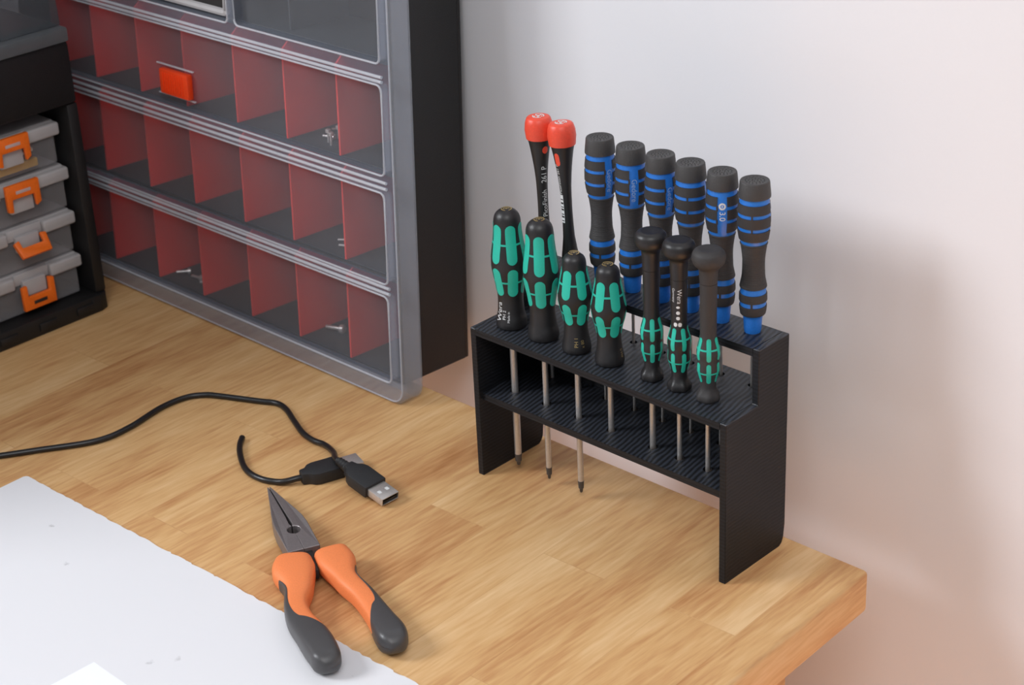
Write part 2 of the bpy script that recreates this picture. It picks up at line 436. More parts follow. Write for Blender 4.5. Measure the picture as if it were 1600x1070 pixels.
def kraft(x, scale_h, H, label, base_th, z0s, sr, tip, writing, lean=(0, 0)):
    """two-lobed handle, black with green oblong inlays; H height of handle"""
    root = thing('screwdriver', label, 'screwdriver', (x, 17.5, 100.04), (lean[0], lean[1], 0), 'black and green screwdrivers in the front row')
    big = H > 67
    if big:
        prof = [(0, 8.7), (2, 9.2), (5, 9.0), (10, 7.9), (18, 7.5), (26, 8.2), (34, 9.6), (41, 10.5), (48, 9.9), (55, 8.8), (62, 8.1), (67.5, 7.9), (71, 7.0), (73, 5.2)]
        up, lo = (43, 66.5), (22, 40)
    else:
        prof = [(0, 8.0), (2, 8.5), (5, 8.2), (10, 7.2), (17, 6.8), (23, 7.6), (29, 9.2), (34.5, 9.9), (41, 9.0), (47, 7.9), (52, 7.0), (55.5, 6.7), (58, 5.9), (59.4, 4.4)]
        up, lo = (35.2, 52), (18.3, 32.2)
    F = hermite(prof)
    rows = sampled(F, 0, prof[-1][0], 60)
    top = prof[-1][0]
    rows += [(top+0.9, F(top)*0.72), (top+1.25, F(top)*0.5), (top+1.3, 0)]
    rows = [(0, F(0)-0.6)]+[(z+0.25, r) for z, r in rows[:1]]+rows[1:]
    obj('handle', lathe(rows, 60), M['rubber'], root, ang=60)
    for (za, zb) in (up, lo):
        bm = bmesh.new(); mid = (za+zb)/2
        for k in range(6):
            th = base_th+k*PI/3
            patch(F, th, 3.05 if big else 2.75, za, zb, 0.22, cap=3.0, nz=16, bm=bm)
            patch(F, th+PI/6, 2.6, mid-0.55, mid+0.55, 0.18, nz=2, nt=6, bm=bm)
        obj('grip_inlay', bm, M['teal'], root, ang=60)
    # end mark: worn gold ring, disc and notches on the crown
    t = bmesh.new(); zt = top+1.32
    add(t, ring_flat(2.5, 3.2, zt, -20, 190)); add(t, ring_flat(2.5, 3.2, zt, 215, 300)); add(t, ring_flat(0.0, 0.75, zt, 0, 360)); add(t, ring_flat(1.3, 1.8, zt, 40, 260))
    obj('end_mark', t, M['brass'], root, sm=False)
    if writing: writing(root, F)
    shaft(root, sr, z0s-100.04, 0.3, tip)
    return root
def ring_flat(r0, r1, z, a0, a1, n=24, h=0.12):
    pts = [(r1*math.cos(R(a0+(a1-a0)*i/n)), r1*math.sin(R(a0+(a1-a0)*i/n))) for i in range(n+1)]
    if r0 > 0: pts += [(r0*math.cos(R(a1+(a0-a1)*i/n)), r0*math.sin(R(a1+(a0-a1)*i/n))) for i in range(n+1)]
    elif abs(a1-a0) >= 360: pts = pts[:-1]
    return prism(pts, 'z', z-h, z, 0)
def w1(root, F):
    th = CAMTH-R(35)
    bm = wrap_text('Wera', 5.2, F, th-0.30, 5.5, up=True, off=0.12)
    wrap_text('PH 2', 2.9, F, th+0.14, 7, up=True, off=0.12, bm=bm)
    wrap_text('Made in', 2.1, F, th+0.47, 5.5, up=True, off=0.12, bm=bm)
    obj('print', bm, M['white'], root, sm=False)
def w3(root, F):
    th = CAMTH+R(18)
    bm = wrap_text('PH 1', 3.0, F, th-0.30, 5, up=True, off=0.12)
    wrap_text('x 80', 2.6, F, th+0.18, 4.5, up=True, off=0.12, bm=bm)
    obj('print', bm, M['brass'], root, sm=False)
def w4(root, F):
    obj('print', wrap_text('PH 0', 2.6, F, CAMTH+R(62), 5, up=True, off=0.12), M['brass'], root, sm=False)
kraft(FX[0], 1, 73, 'tall black and green screwdriver, first in the front row, white print low on its handle', CAMTH+R(15), 4.6, 2.15, 8.2, w1)
kraft(FX[1], 1, 73, 'tall black and green screwdriver, second in the front row, with a plain unprinted foot', CAMTH-R(3), 4.4, 1.75, 8.2, None)
kraft(FX[2], 1, 60, 'shorter black and green screwdriver, third from the left, gold print low on its handle', CAMTH+R(27), 4.6, 1.75, 8.2, w3)
kraft(FX[3], 1, 60, 'shorter black and green screwdriver, fourth from the left, beside the mushroom-capped ones', CAMTH+R(26), 47, 1.7, 0, w4)

def micro(x, label, base_th, sr, writing=None, grey=False, dz=0):
    root = thing('precision_screwdriver', label, 'screwdriver', (x, 17.5, 100.04), (0, 0, 0), 'slim precision screwdrivers with swivel caps')
    prof = [(0, 5.9), (0.8, 6.5), (3, 6.4), (5.5, 5.1), (8, 4.3), (11.5, 4.4), (15, 5.2), (19.5, 6.1), (22.6, 6.0), (24.8, 5.95), (28.5, 6.4), (33, 5.6), (37.5, 4.55), (42, 4.45), (62, 4.6), (72.5, 4.75)]
    F = hermite(prof)
    hexm = lambda th, z: 1+0.055*math.cos(6*(th-base_th))*max(0, min(1, (7.5-z)/3))
    obj('handle', lathe(sampled(F, 0, 66.2+dz, 70), 48, mod=hexm), M['rubber' if not grey else 'rubber_matt'], root, ang=60)
    for za, zb in ((25.2, 38.2), (11.6, 23.6)):
        bm = bmesh.new(); mid = (za+zb)/2
        for k in range(6):
            th = base_th+k*PI/3
            patch(F, th, 1.2, za, zb, 0.2, cap=1.2, nz=14, nt=6, bm=bm)
            patch(F, th+PI/6, 2.2, mid-0.45, mid+0.45, 0.16, nz=2, nt=4, bm=bm)
        obj('grip_inlay', bm, M['teal'], root, ang=60)
    capp = [(66.4+dz, 4.7), (72, 4.85), (76.5, 5.2), (78.0, 5.8), (79.6, 7.4), (81.5, 8.6), (83.8, 9.0), (86.2, 8.6), (88.0, 7.2), (88.6, 6.0)]
    G = hermite(capp)
    obj('swivel_cap', lathe(sampled(G, 66.4+dz, 88.6, 40)+[(88.5, 4.5), (88.15, 2.5), (88.05, 0)], 48), M['rubber' if not grey else 'rubber_matt'], root, ang=60)
    if writing: writing(root, F)
    shaft(root, sr, 50-100.04, 0.3)
    return root
def wm(root, F):
    th = CAMTH-R(12)
    bm = wrap_text('Wera', 3.6, F, th+0.20, 61.5, up=False, off=0.12)
    wrap_text('Germany', 2.2, F, th-0.52, 62, up=False, off=0.12, bm=bm)
    for k, (za, zb, a) in enumerate(((50.2, 51.6, 0.16), (46.6, 48.6, 0.16), (43.4, 45.4, 0.18), (0, 0, 0))):
        if zb: patch(F, th+0.05, 1.0, za, zb, 0.12, cap=0.7, nz=6, nt=4, bm=bm)
    patch(F, th-0.28, 1.0, 39.4, 41.8, 0.12, cap=0.8, nz=6, nt=4, bm=bm); patch(F, th+0.28, 1.0, 39.4, 41.8, 0.12, cap=0.8, nz=6, nt=4, bm=bm)
    obj('print', bm, M['white'], root, sm=False)
micro(FX[4], 'slim black precision screwdriver with green inlays, leftmost of the three mushroom-capped ones', CAMTH+R(2), 1.75)
micro(FX[5], 'slim black precision screwdriver with white lettering down its barrel, middle of the three mushroom-capped ones', CAMTH+R(24), 1.4, wm)
micro(FX[6], 'slim precision screwdriver with greyer black barrel and cap, nearest the right side panel', CAMTH, 1.4, grey=True, dz=3)

def blue(x, label, strip, writing=None, notch=0.0, lean=(0, 0)):
    root = thing('blue_screwdriver', label, 'screwdriver', (x, 45, 133.04), (lean[0], lean[1], 0), 'blue and black screwdrivers in the back row')
    core = [(0, 4.4), (0.6, 4.6), (10.0, 5.4), (11, 6.3), (14, 6.8), (19, 7.1), (26.5, 6.8), (34, 5.6), (41, 5.4), (50, 6.3), (55, 7.6), (63, 8.6), (70, 8.5), (75, 8.0), (78.3, 7.8)]
    F = hermite(core)
    obj('handle', lathe(sampled(F, 0, 78.3, 70), 48), M['blue'], root, ang=50)
    bm = bmesh.new()
    hw_gap = 2.5                                 # half width of the blue window
    gap = strip
    def band(za, zb, full=False, off=0.5):
        n = 1
        if full:
            rows = [(za, F(za)-0.2), (za+0.15, F(za)+off*0.8)]+[(z, F(z)+off) for z in [za+0.5+(zb-za-1)*i/8 for i in range(9)]]+[(zb-0.15, F(zb)+off*0.8), (zb, F(zb)-0.2)]
            add(bm, lathe(rows, 48))
        else:
            r = F((za+zb)/2); half = PI-hw_gap/8.2
            patch(F, gap+PI, half, za, zb, off, nz=6, nt=48, cap=0, bm=bm, ang=True)
    band(70.3, 75.4); band(62.7, 68.2); band(55.0, 60.6)
    # bridges that join the black bands
    for dth in (notch, notch+PI*0.9):
        patch(F, strip+dth+PI, 0.45, 60.2, 63.0, 0.42, nz=2, nt=2, bm=bm); patch(F, strip+dth+PI, 0.45, 67.8, 70.6, 0.42, nz=2, nt=2, bm=bm)
    # waist with fine ridges
    G = lambda z: F(z)+0.55
    rows = [(26.6, F(26.6)-0.2)]+[(27+ (52.2-27)*i/100, G(27+(52.2-27)*i/100)+0.10*math.sin(i*1.9)) for i in range(101)]+[(52.8, F(52.8)-0.2)]
    add(bm, lathe(rows, 48))
    band(18.8, 23.6, True, 0.5); band(10.8, 16.4, True, 0.5)
    patch(F, CAMTH-R(10), 0.5, 16.2, 19.0, 0.5, nz=2, nt=2, bm=bm)
    obj('rubber_grip', bm, M['rubber_matt'], root, ang=50)
    cap = [(78.32, 7.4), (78.5, 8.6), (79.5, 8.6), (86.7, 7.9), (87.3, 7.6), (87.4, 7.1), (87.2, 6.8), (87.15, 0)]
    obj('end_cap', lathe(cap, 48), M['cap'], root, ang=40)
    # grip pips on the cap
    t = bmesh.new()
    for k in range(3):
        for i in range(6+5*k):
            a = 2*PI*i/(6+5*k)+k; rr = 1.5+1.75*k
            add(t, prism([(rr*math.cos(a)+0.32*math.cos(q*PI/2), rr*math.sin(a)+0.32*math.sin(q*PI/2)) for q in range(4)], 'z', 87.15, 87.42))
    obj('cap_pips', t, M['cap'], root, sm=False)
    if writing: writing(root, F, strip)
    shaft(root, 0.9, 50-133.04, 0.3)
    return root
def gw(root, F, th): obj('print', wrap_text('Gedore', 4.3, F, th, 70.6, up=False, off=0.08), M['print'], root, sm=False)
M['print'] = mat('pale_blue_print', srgb(160, 185, 226), 0.5)
def g30(root, F, th):
    t = text_mesh('3.0', 4.5)
    for v in t.verts:
        z = 67.6 - v.co.x; r = F(z)+0.08; a = th + v.co.y/r; v.co = Vector((r*math.cos(a), r*math.sin(a), z))
    bm = t
    for r0, r1 in ((1.0, 1.95),):          # ring with a bar: the slotted-tip symbol
        ringpts = []
        n = 24
        A = []; B = []
        for i in range(n):
            c, s = math.cos(2*PI*i/n), math.sin(2*PI*i/n)
            for lst, rr in ((A, r0), (B, r1)):
                z = 70.4+rr*c; r = F(z)+0.1; a = th+rr*s/r
                lst.append(bm.verts.new((r*math.cos(a), r*math.sin(a), z)))
        for i in range(n): j = (i+1) % n; bm.faces.new((A[i], A[j], B[j], B[i]))
    patch(F, th, 0.28, 69.8, 71.0, 0.1, nz=2, nt=2, bm=bm)
    obj('print', bm, M['white'], root, sm=False)
def gw4(root, F, th): obj('print', wrap_text('Gedore', 4.0, F, th, 70.6, up=False, off=0.08), M['white'], root, sm=False)
blue(BX[2], 'blue and black screwdriver with ribbed waist, first from the left of the six blue ones', CAMTH+R(35), gw)
blue(BX[3], 'blue and black screwdriver, second from the left of the six, pale lettering facing the viewer', CAMTH+R(11), gw)
blue(BX[4], 'blue and black screwdriver, third from the left, lettering turned right, behind the first mushroom cap', CAMTH+R(33), gw)
blue(BX[5], 'blue and black screwdriver, fourth from the left, lettered strip turned to its right edge', CAMTH+R(76), gw4, notch=R(90))
blue(BX[6], 'blue and black screwdriver, second from the right, marked with a ring and 3.0', CAMTH-R(3), g30)
blue(BX[7], 'blue and black screwdriver, rightmost of the six, standing clear above the rack corner', CAMTH+R(84), None, notch=R(84))

def redcap(x, label, lean, wr, dot_th, dot_tall):
    root = thing('red_capped_screwdriver', label, 'screwdriver', (x, 45, 133.04), lean, 'red-capped precision screwdrivers')
    prof = [(0, 4.4), (2, 4.9), (8, 5.0), (14, 4.3), (22, 3.4), (35, 3.1), (48, 3.3), (58, 4.0), (66, 5.0), (73, 6.1), (76.5, 6.9)]
    F = hermite(prof)
    obj('handle', lathe(sampled(F, 0, 76.5, 60), 40), M['rubber'], root, ang=60)
    cap = [(76.55, 6.6), (76.8, 7.7), (82, 8.3), (86, 7.9), (88.6, 7.1), (89.3, 6.5), (89.6, 5.7), (89.65, 0)]
    obj('swivel_cap', lathe(cap, 40), M['red'], root, ang=50)
    t = bmesh.new()
    add(t, ring_flat(0.0, 1.0, 89.85, 0, 360)); add(t, ring_flat(2.9, 3.5, 89.85, 20, 160)); add(t, ring_flat(2.9, 3.5, 89.85, 200, 340))
    for k in range(5):
        a = k*2*PI/5+0.4
        add(t, prism([(2.2*math.cos(a)+0.62*math.cos(a+q*PI/2), 2.2*math.sin(a)+0.62*math.sin(a+q*PI/2)) for q in range(4)], 'z', 89.7, 89.85))
    obj('cap_emblem', t, M['white'], root, sm=False)
    obj('dot', patch(F, dot_th, 1.7 if not dot_tall else 1.6, 68.5-(3.4 if dot_tall else 0), 73, 0.15, cap=2.0, nz=12), M['red'], root, ang=60)
    wr(root, F)
    shaft(root, 1.1, 50-133.04, 0.3)
    return root
def wr1(root, F):
    bm = wrap_text('PicoFinish', 4.2, F, CAMTH+R(28), 29, up=True, off=0.1)
    wrap_text('261 P', 4.6, F, CAMTH+R(28), 50.0, up=True, off=0.1, bm=bm)
    obj('print', bm, M['white'], root, sm=False)
def wr2(root, F):
    th = CAMTH-R(52)
    bm = wrap_text('PicoFinish 261 P', 2.8, F, th, 47.5, up=True, off=0.1)
    obj('print', bm, M['white'], root, sm=False)
    s = patch(F, th-0.1, 1.5, 30, 47, 0.1, nz=10, nt=5)
    obj('label_strip', s, M['white'], root)
    t = bmesh.new()
    for k, z in enumerate((31, 33.2, 35, 37.6, 39.4, 41.5, 44)):
        patch(F, th, 1.0, z, z+(1.0 if k % 2 else 0.55), 0.2, nz=2, nt=3, bm=t)
    obj('print', t, M['label'], root, sm=False)
redcap(BX[0], 'slim black screwdriver with red swivel cap and white lettering, left of the red-capped pair', (0, R(-1.2), 0), wr1, CAMTH+R(33), False)
redcap(BX[1], 'slim black screwdriver with red swivel cap, right of the red-capped pair, leaning to its left', (0, R(-2.9), 0), wr2, CAMTH-R(38), True)

# ------------------------------------------------------------------ upright cabinet with clear lid
def cabinet():
    root = thing('organiser_cabinet', 'tall black small-parts cabinet with a clear lid over red dividers, leaning on the wall', 'cabinet', (-96, 29, 13.5), (R(-2.6), 0, 0))
    X0, X1, Z0, Z1, YB, YF = -440.0, -18.0, -8.0, 330.0, 78.0, 17.0
    bm = box(X0, X1, YB-3, YB, Z0, Z1, 0.8)
    add(bm, box(X0, X0+3, YF, YB-3.01, Z0, Z1, 0.4)); add(bm, box(X1-3, X1, YF, YB-3.01, Z0, Z1, 0.4))
    for z in (Z0, 64.5, 137.6, 211): add(bm, box(X0+3.01, X1-3.01, YF, YB-3.01, z, z+2.5))
    add(bm, box(X0+3.01, X1-3.01, YF, YB-3.01, Z1-3, Z1))
    obj('case', bm, M['case'], root, sm=True)
    # inner lining of each row: slightly greyer floor tray
    DX = [-71.2, -124.3, -177, -233.5, -287.5, -343, -396]
    for z0, z1 in ((-5.4, 54), (67.1, 127), (140.2, 200.5)):
        obj('compartment_tray', box(X0+4, X1-4, YF+1.2, YB-4, z0, z0+0.8, 0.2), M['casein'], root)
        for dx in DX:
            n = [(YF+0.2, z0+0.9), (YB-3.6, z0+0.9), (YB-3.6, z1+7), (YF+6, z1+7), (YF+0.2, z1+2)]
            obj('divider', prism(n, 'x', dx-0.7, dx+0.7), M['divider'], root, sm=False)
    # top bins
    obj('compartment_tray', box(X0+4, X1-4, YF+1.2, YB-4, 213.6, 214.4, 0.2), M['casein'], root)
    obj('bin_wall', box(-122, -120.4, YF+6, YB-4, 214.5, 300), M['casein'], root)
    # ---- clear lid
    LX0, LX1, LZ0, LZ1 = -456.0, 0.0, -13.2, 336.0
    pockets = [(-448, -11.5, 1, 62.6), (-448, -10.9, 71.2, 133.6), (-448, -9.6, 145.2, 204.0), (-150, -10.0, 217.5, 300), (-448, -157, 217.5, 300)]
    outer = rrect(LX0, LX1, LZ0, LZ1, 11, 8)
    bm = bmesh.new()
    def loop(pts, y): return [bm.verts.new((x, y, z)) for x, z in pts]
    def edges(vs):
        return [bm.edges.new((vs[i], vs[(i+1) % len(vs)])) for i in range(len(vs))]
    def bridge(a, b):
        n = len(a)
        return [bm.faces.new((a[i], a[(i+1) % n], b[(i+1) % n], b[i])) for i in range(n)]
    inset = rrect(LX0+1.6, LX1-1.6, LZ0+1.6, LZ1-1.6, 10, 8)
    fo = loop(inset, 0); es = edges(fo)
    rims = []
    for i, (a, b_, c, d) in enumerate(pockets):
        pr = loop(rrect(a, b_, c, d, 4, 5), 0); es += edges(pr); rims.append((pr, (a, b_, c, d)))
    bmesh.ops.triangle_fill(bm, edges=es, use_beauty=True)
    # remove faces that fell inside the pockets
    kill = []
    for f in bm.faces:
        c = f.calc_center_median()
        if any(a+0.5 < c.x < b_-0.5 and p+0.5 < c.z < q-0.5 for a, b_, p, q in pockets): kill.append(f)
    bmesh.ops.delete(bm, geom=kill, context='FACES_ONLY')
    mid = loop(outer, 1.8); back = loop(outer, 16)
    for f in bm.faces: f.material_index = 1
    side = bridge(fo, mid)+bridge(mid, back)
    inner = loop(rrect(LX0+16, LX1-16, LZ0+5, LZ1-6, 4, 8), 16.6); side += bridge(back, inner)
    for f in side: f.material_index = 2
    for pr, (a, b_, c, d) in rims:
        dp = 6.5
        ib = loop(rrect(a+0.8, b_-0.8, c+1.2, d-0.8, 3.4, 5), dp); led = bridge(pr, ib); bm.faces.new(ib)
        for f in led: f.material_index = 3
    bmesh.ops.recalc_face_normals(bm, faces=bm.faces)
    lid = obj('clear_lid', bm, [M['clear'], M['clearfront'], M['clearside'], M['clearfront']], root, ang=40)
    md = lid.modifiers.new('thickness', 'SOLIDIFY'); md.thickness = 1.1*U; md.offset = 0
    # raised ribs and edge beads of the lid
    bm = bmesh.new()
    def bead(pts, y, r, closed=True):
        P = [Vector((x, y, z)) for x, z in pts]
        if closed: P = P+[P[0]]
        add(bm, sweep(P, r, 8))
    for a, b_, c, d in pockets: bead(rrect(a, b_, c, d, 4, 5), -0.2, 0.75)
    for x1, z in ((-8.2, 209.6), (-8.2, 206.6), (-8.0, 141.2), (-8.0, 137.2), (-9.2, 69.2), (-9.2, 65.4)):
        P = [Vector((-449, -0.6, z)), Vector((-300, -0.6, z)), Vector((-150, -0.6, z)), Vector((x1, -0.6, z))]
        add(bm, sweep(P, lambda t: (1.1, 1.1), 10))
    bead(rrect(LX0+1.8, LX1-1.8, LZ0+1.8, LZ1-1.8, 10, 8), 0.1, 0.6)
    obj('lid_ribs', bm, M['clearrim'], root, ang=60)
    # label window, top left
    bm = bmesh.new()
    P = rrect(-262, -163, 222.5, 290, 2, 4)
    add(bm, sweep([Vector((x, 4.4, z)) for x, z in P]+[Vector((P[0][0], 4.4, P[0][1]))], lambda t: (2.6, 2.6), 8))
    obj('window_frame', bm, M['clearcase2'], root)
    obj('dark_panel', box(-261, -164, 5.2, 5.8, 223.5, 289), M['label'], root, sm=False)
    # sliding latch with its two guide lines
    lt = obj('slide_latch', box(-240.5, -208.5, 0.2, 5.4, 153.5, 171.5, 1.2), M['redlatch'], root)
    bm = bmesh.new()
    for k in range(9): add(bm, box(-236.5+2.7*k, -235.4+2.7*k, -0.5, 0.4, 155.6, 169.4, 0.25))
    obj('grip_ridges', bm, M['redlatch'], lt)
    bm = bmesh.new()
    for z in (152.2, 173.6): add(bm, box(-247, -206, 3.6, 5.4, z-0.5, z+0.5, 0.3))
    obj('latch_guide', bm, M['clearrim'], root)
    return root
cab = cabinet()
cab_m = Matrix.Translation(Vector((-96, 29, 13.5))) @ Euler((R(-2.6), 0, 0)).to_matrix().to_4x4()

# screws lying in the compartments
def screw(loc, rz, label, group, s=1.0, up=False):
    bm = lathe([(0, 0.85), (7, 0.95), (7.01, 2.0), (8.8, 2.0), (9.2, 1.6), (9.2, 0)], 12)
    bmesh.ops.scale(bm, vec=(s, s, s), verts=bm.verts)
    if not up: bmesh.ops.rotate(bm, cent=(0, 0, 0), matrix=Matrix.Rotation(R(90), 3, 'Y') , verts=bm.verts); bmesh.ops.translate(bm, vec=(0, 0, 2*s), verts=bm.verts)
    bmesh.ops.rotate(bm, cent=(0, 0, 0), matrix=Matrix.Rotation(rz, 3, 'Z'), verts=bm.verts)
    o = obj('screw', bm, M['steel'])
    p = cab_m @ Vector(loc); o.location = p*U; o.rotation_euler = (R(-2.6), 0, 0)
    return tag(o, label, 'screw', group)
g = 'loose screws in the upper row of compartments'
for x, y, rz, up, l in ((-106, 33, 0.3, False, 'small shiny screw lying foremost on the left of the upper-row cluster'),
                     (-97, 30, 1.2, True, 'small screw standing on its end in the middle of the upper-row cluster'),
                     (-91, 27, 2.6, True, 'small screw standing at the very front of the upper-row cluster'),
                     (-84, 31, 0.2, False, 'small shiny screw lying against the rightmost red divider in the upper row'),
                     (-98, 40, 2.0, True, 'small upright screw behind the others in the upper-row cluster'),
                     (-112, 46, 1.1, False, 'small screw lying furthest back and left in the upper-row cluster')):
    screw((x, y, 141.1), rz, l, g, 1.0, up)
g = 'loose screws in the middle row of compartments'
for x, y, rz, sz, l in ((-98, 34, 0.7, 1.1, 'small silver screw lying left of two others in the middle row'),
                     (-90, 28, 0.5, 1.1, 'small silver screw lying nearest the clear lid in the middle row'),
                     (-84, 40, 0.9, 1.1, 'small silver screw lying nearest the rightmost divider in the middle row'),
                     (-152, 40, 0.2, 1.3, 'single longer silver screw in the middle row, third compartment from the right')):
    screw((x, y, 67.95), rz, l, g, sz)
screw((-118, 36, -4.5), 0.35, 'single pale long screw in the bottom row, second compartment from the right', None, 1.6)
g = 'loose screws in the bottom row on the left'
for x, y, rz, l in ((-281, 28, 0.9, 'leftmost small silver screw in the bottom row of the cabinet'),
                    (-266, 31, 0.2, 'small silver screw in the middle of the bottom-row cluster, close to the lid'),
                    (-252, 28, 0.5, 'rightmost small silver screw of the bottom-row cluster, close to the lid'),
                    (-249, 44, 0.1, 'small silver screw at the back right of the bottom-row cluster'),
                    (-270, 46, 1.8, 'small silver screw at the back left of the bottom-row cluster')):
    screw((x, y, -4.5), rz, l, g, 1.2)

# ------------------------------------------------------------------ black box with latched cases
def toolbox():
    root = thing('case_rack', 'black plastic carrier box with a grey lid, holding four latched cases, left of the cabinet', 'storage box', (-383, -100, 0))
    # local: x=0 front face, y=+100 near the wall side end
    Y1, Y0, XB = 101.0, -330.0, -230.0
    pts = [(0, Y0), (0, Y1-9), (-2.7, Y1-2.7), (-9, Y1), (XB, Y1), (XB, Y0)]
    obj('base', prism(pts, 'z', 0, 13.6, 0.9), M['case'], root)
    bm = bmesh.new()
    for y in (70, 38, 5, -30): add(bm, box(0-1.5, 1.2, y, y+15, 3.5, 9.5, 0.7)); 
    add(bm, box(-6, 0.4, 84, 87, 2, 12, 0.4))
    obj('base_ridges', bm, M['case'], root)
    # side cheek, back and top block
    obj('side_panel', box(XB, -3, 90.5, Y1-1.5, 13.61, 160, 1.6), M['case'], root)
    obj('back_panel', box(XB, XB+4, Y0, 90.4, 13.61, 160, 0.5), M['case'], root)
    obj('tray_body', box(XB, -1.5, Y0, Y1-2.0, 160.1, 205.5, 3.0), M['case'], root)
    obj('lid_rim', box(XB, 1.6, Y0, Y1-3, 205.6, 216, 1.8), M['smokerim'], root)
    lid = prism([(-5, 216.1), (-10, 316), (-15, 332), (-26, 340), (XB, 340), (XB, 216.1)], 'y', Y0, Y1-4, 1.2)
    obj('grey_lid', lid, M['smoke'], root)
    return root
toolbox()
def case(k, zb, ye, latch, label):
    """flat cloudy case; front face towards +x. zb: bottom z; ye: y of its right-hand end"""
    root = thing('latched_case', label, 'case', (-392, ye, zb), (0, 0, 0), 'stacked cloudy cases with orange latches')
    H = 32.2; Lx = -205
    Y0 = -250
    # body: tub walls
    def tub(y0, y1, x1, z0, z1):
        return box(Lx, x1, y0, y1, z0, z1, 1.8, 3)
    obj('tub', tub(Y0, -3.2, -3.5, 0.1, 23.0), M['clearcase'], root)
    segs = [(Y0, -57), (-27, -0.2)]
    bm = bmesh.new()
    add(bm, box(Lx, -5, Y0, -1.5, 23.1, 31.9, 1.6, 3))
    for a, b_ in segs: add(bm, box(-12, 0, a, b_, 21.2, 30.6, 1.8, 3))
    add(bm, box(-10, -2.6, -56.5, -27.5, 22.5, 31.2, 1.2, 2))
    obj('case_lid', bm, M['clearcase2'], root)
    obj('latch_seat', box(-3.4, 0.6, -51.5, -32.5, (9.5 if latch == 'down' else 14), (20.5 if latch == 'down' else 26), 0.8), M['clearcase2'], root)
    if k == 0:
        p = tag(obj('yellow_strip', box(-9, -4.6, -60, -19, 2.6, 8.6, 0.5), M['yellow'], root), None, None)
    # latch
    yc = -41.5; dz = {'down': 4.5, 'open': 8, 'up': 3.5}[latch]
    W = 13.5
    if latch == 'down':      # plate on top, legs hang down
        n = [(-W, 27.5), (W, 27.5), (W, 10), (W-4, 7.6), (W-4.6, 17), (-W+4.6, 17), (-W+4, 7.6), (-W, 8.5)]
        lb = prism([(yc+a, z+dz) for a, z in n], 'x', 0.8, 4.2, 0.6)
        lo = obj('latch', lb, M['latch'], root)
        obj('latch_slot', box(4.0, 4.4, yc-6, yc+6, 20.4+dz, 22.8+dz, 0.15), M['clearcase2'], lo)
    elif latch == 'open':
        n = [(-W, 14.0), (-W+4.5, 15), (-W+4.8, 9), (W-4.8, 9), (W-4.5, 16), (W, 15), (W-1.5, 1.5), (-W+1.5, 1.5)]
        lb = prism([(yc+a, z+dz) for a, z in n], 'x', 0.8, 4.2, 0.6)
        bmesh.ops.rotate(lb, cent=(1, 0, 14+dz), matrix=Matrix.Rotation(R(-38), 3, 'Y'), verts=lb.verts)
        lo = obj('latch', lb, M['latch'], root)
    else:
        n = [(-W, 19.0), (-W+4.4, 20), (-W+4.6, 11), (W-4.6, 11), (W-4.4, 21), (W, 20), (W, 1.0), (-W, 1.0)]
        lb = prism([(yc+a, z+dz) for a, z in n], 'x', 0.8, 4.2, 0.6)
        lo = obj('latch', lb, M['latch'], root)
        obj('latch_slot', box(4.0, 4.4, yc-5.5, yc+5.5, 4.6+dz, 7.2+dz, 0.15), M['label'], lo)
    return root
case(3, 15.2, -13.0, 'up', 'lowest cloudy case in the black carrier, orange latch closed with a dark slot')
case(2, 49.0, -12.6, 'open', 'second cloudy case from the bottom, its orange latch tipped open')
case(1, 83.0, -12.2, 'down', 'third cloudy case from the bottom, orange latch plate raised')
case(0, 117.4, -14.2, 'down', 'topmost cloudy case, with a yellow strip inside, under the black tray')
nb = lathe([(0, 0.9), (16, 0.9), (16.1, 1.8), (17, 1.8), (17, 0)], 12)
bmesh.ops.rotate(nb, cent=(0, 0, 0), matrix=Matrix.Rotation(R(-78), 3, 'X'), verts=nb.verts)
tag(obj('pin', nb, M['pink'], None, (-399, -52, 129)), 'pale pin lying inside the topmost cloudy case', 'pin')

# ------------------------------------------------------------------ white board and sheet
def board():
    random.seed(3)
    a = Vector((-215.4, -184.1)); bb = Vector((122, -173.6)); d = (bb-a).normalized(); n = Vector((d.y, -d.x))
    pts = []
    for k in range(5):                                   # rounded back-left corner
        t = R(180-90*k/4); pts.append(a+d*(3+3*math.cos(t))+n*(3-3*math.sin(t)))
    s = 6.0; L = 480.0
    while s < L:
        chip = random.choice((0, 0, 0, 0.3, 0.7, 1.0))*(0.5+0.5*min(1, s/150)); pts.append(a+d*s+n*chip); s += random.uniform(1.2, 5.5)
    pts.append(a+d*L); pts.append(a+d*L+n*300); pts.append(a+n*300)
    bm = prism([(p.x, p.y) for p in pts][::-1], 'z', 0.05, 2.2)
    o = obj('white_board', bm, M['board'], sm=False)
    tag(o, 'white board with a chipped edge lying on the worktop under the pliers', 'board')
    c = Vector((-17.6, -271.8)); e1 = Vector((1, -0.02)).normalized(); e2 = Vector((-0.02, -1)).normalized()
    q = [c, c+e1*180, c+e1*180+e2*120, c+e2*120]
    q = [(p.x, p.y) for p in q]
    bm = prism(q[::-1], 'z', 2.24, 2.5)
    o = obj('paper_sheet', bm, M['paper'], sm=False)
    tag(o, 'small white paper sheet lying on the white board, its corner showing', 'paper')
board()

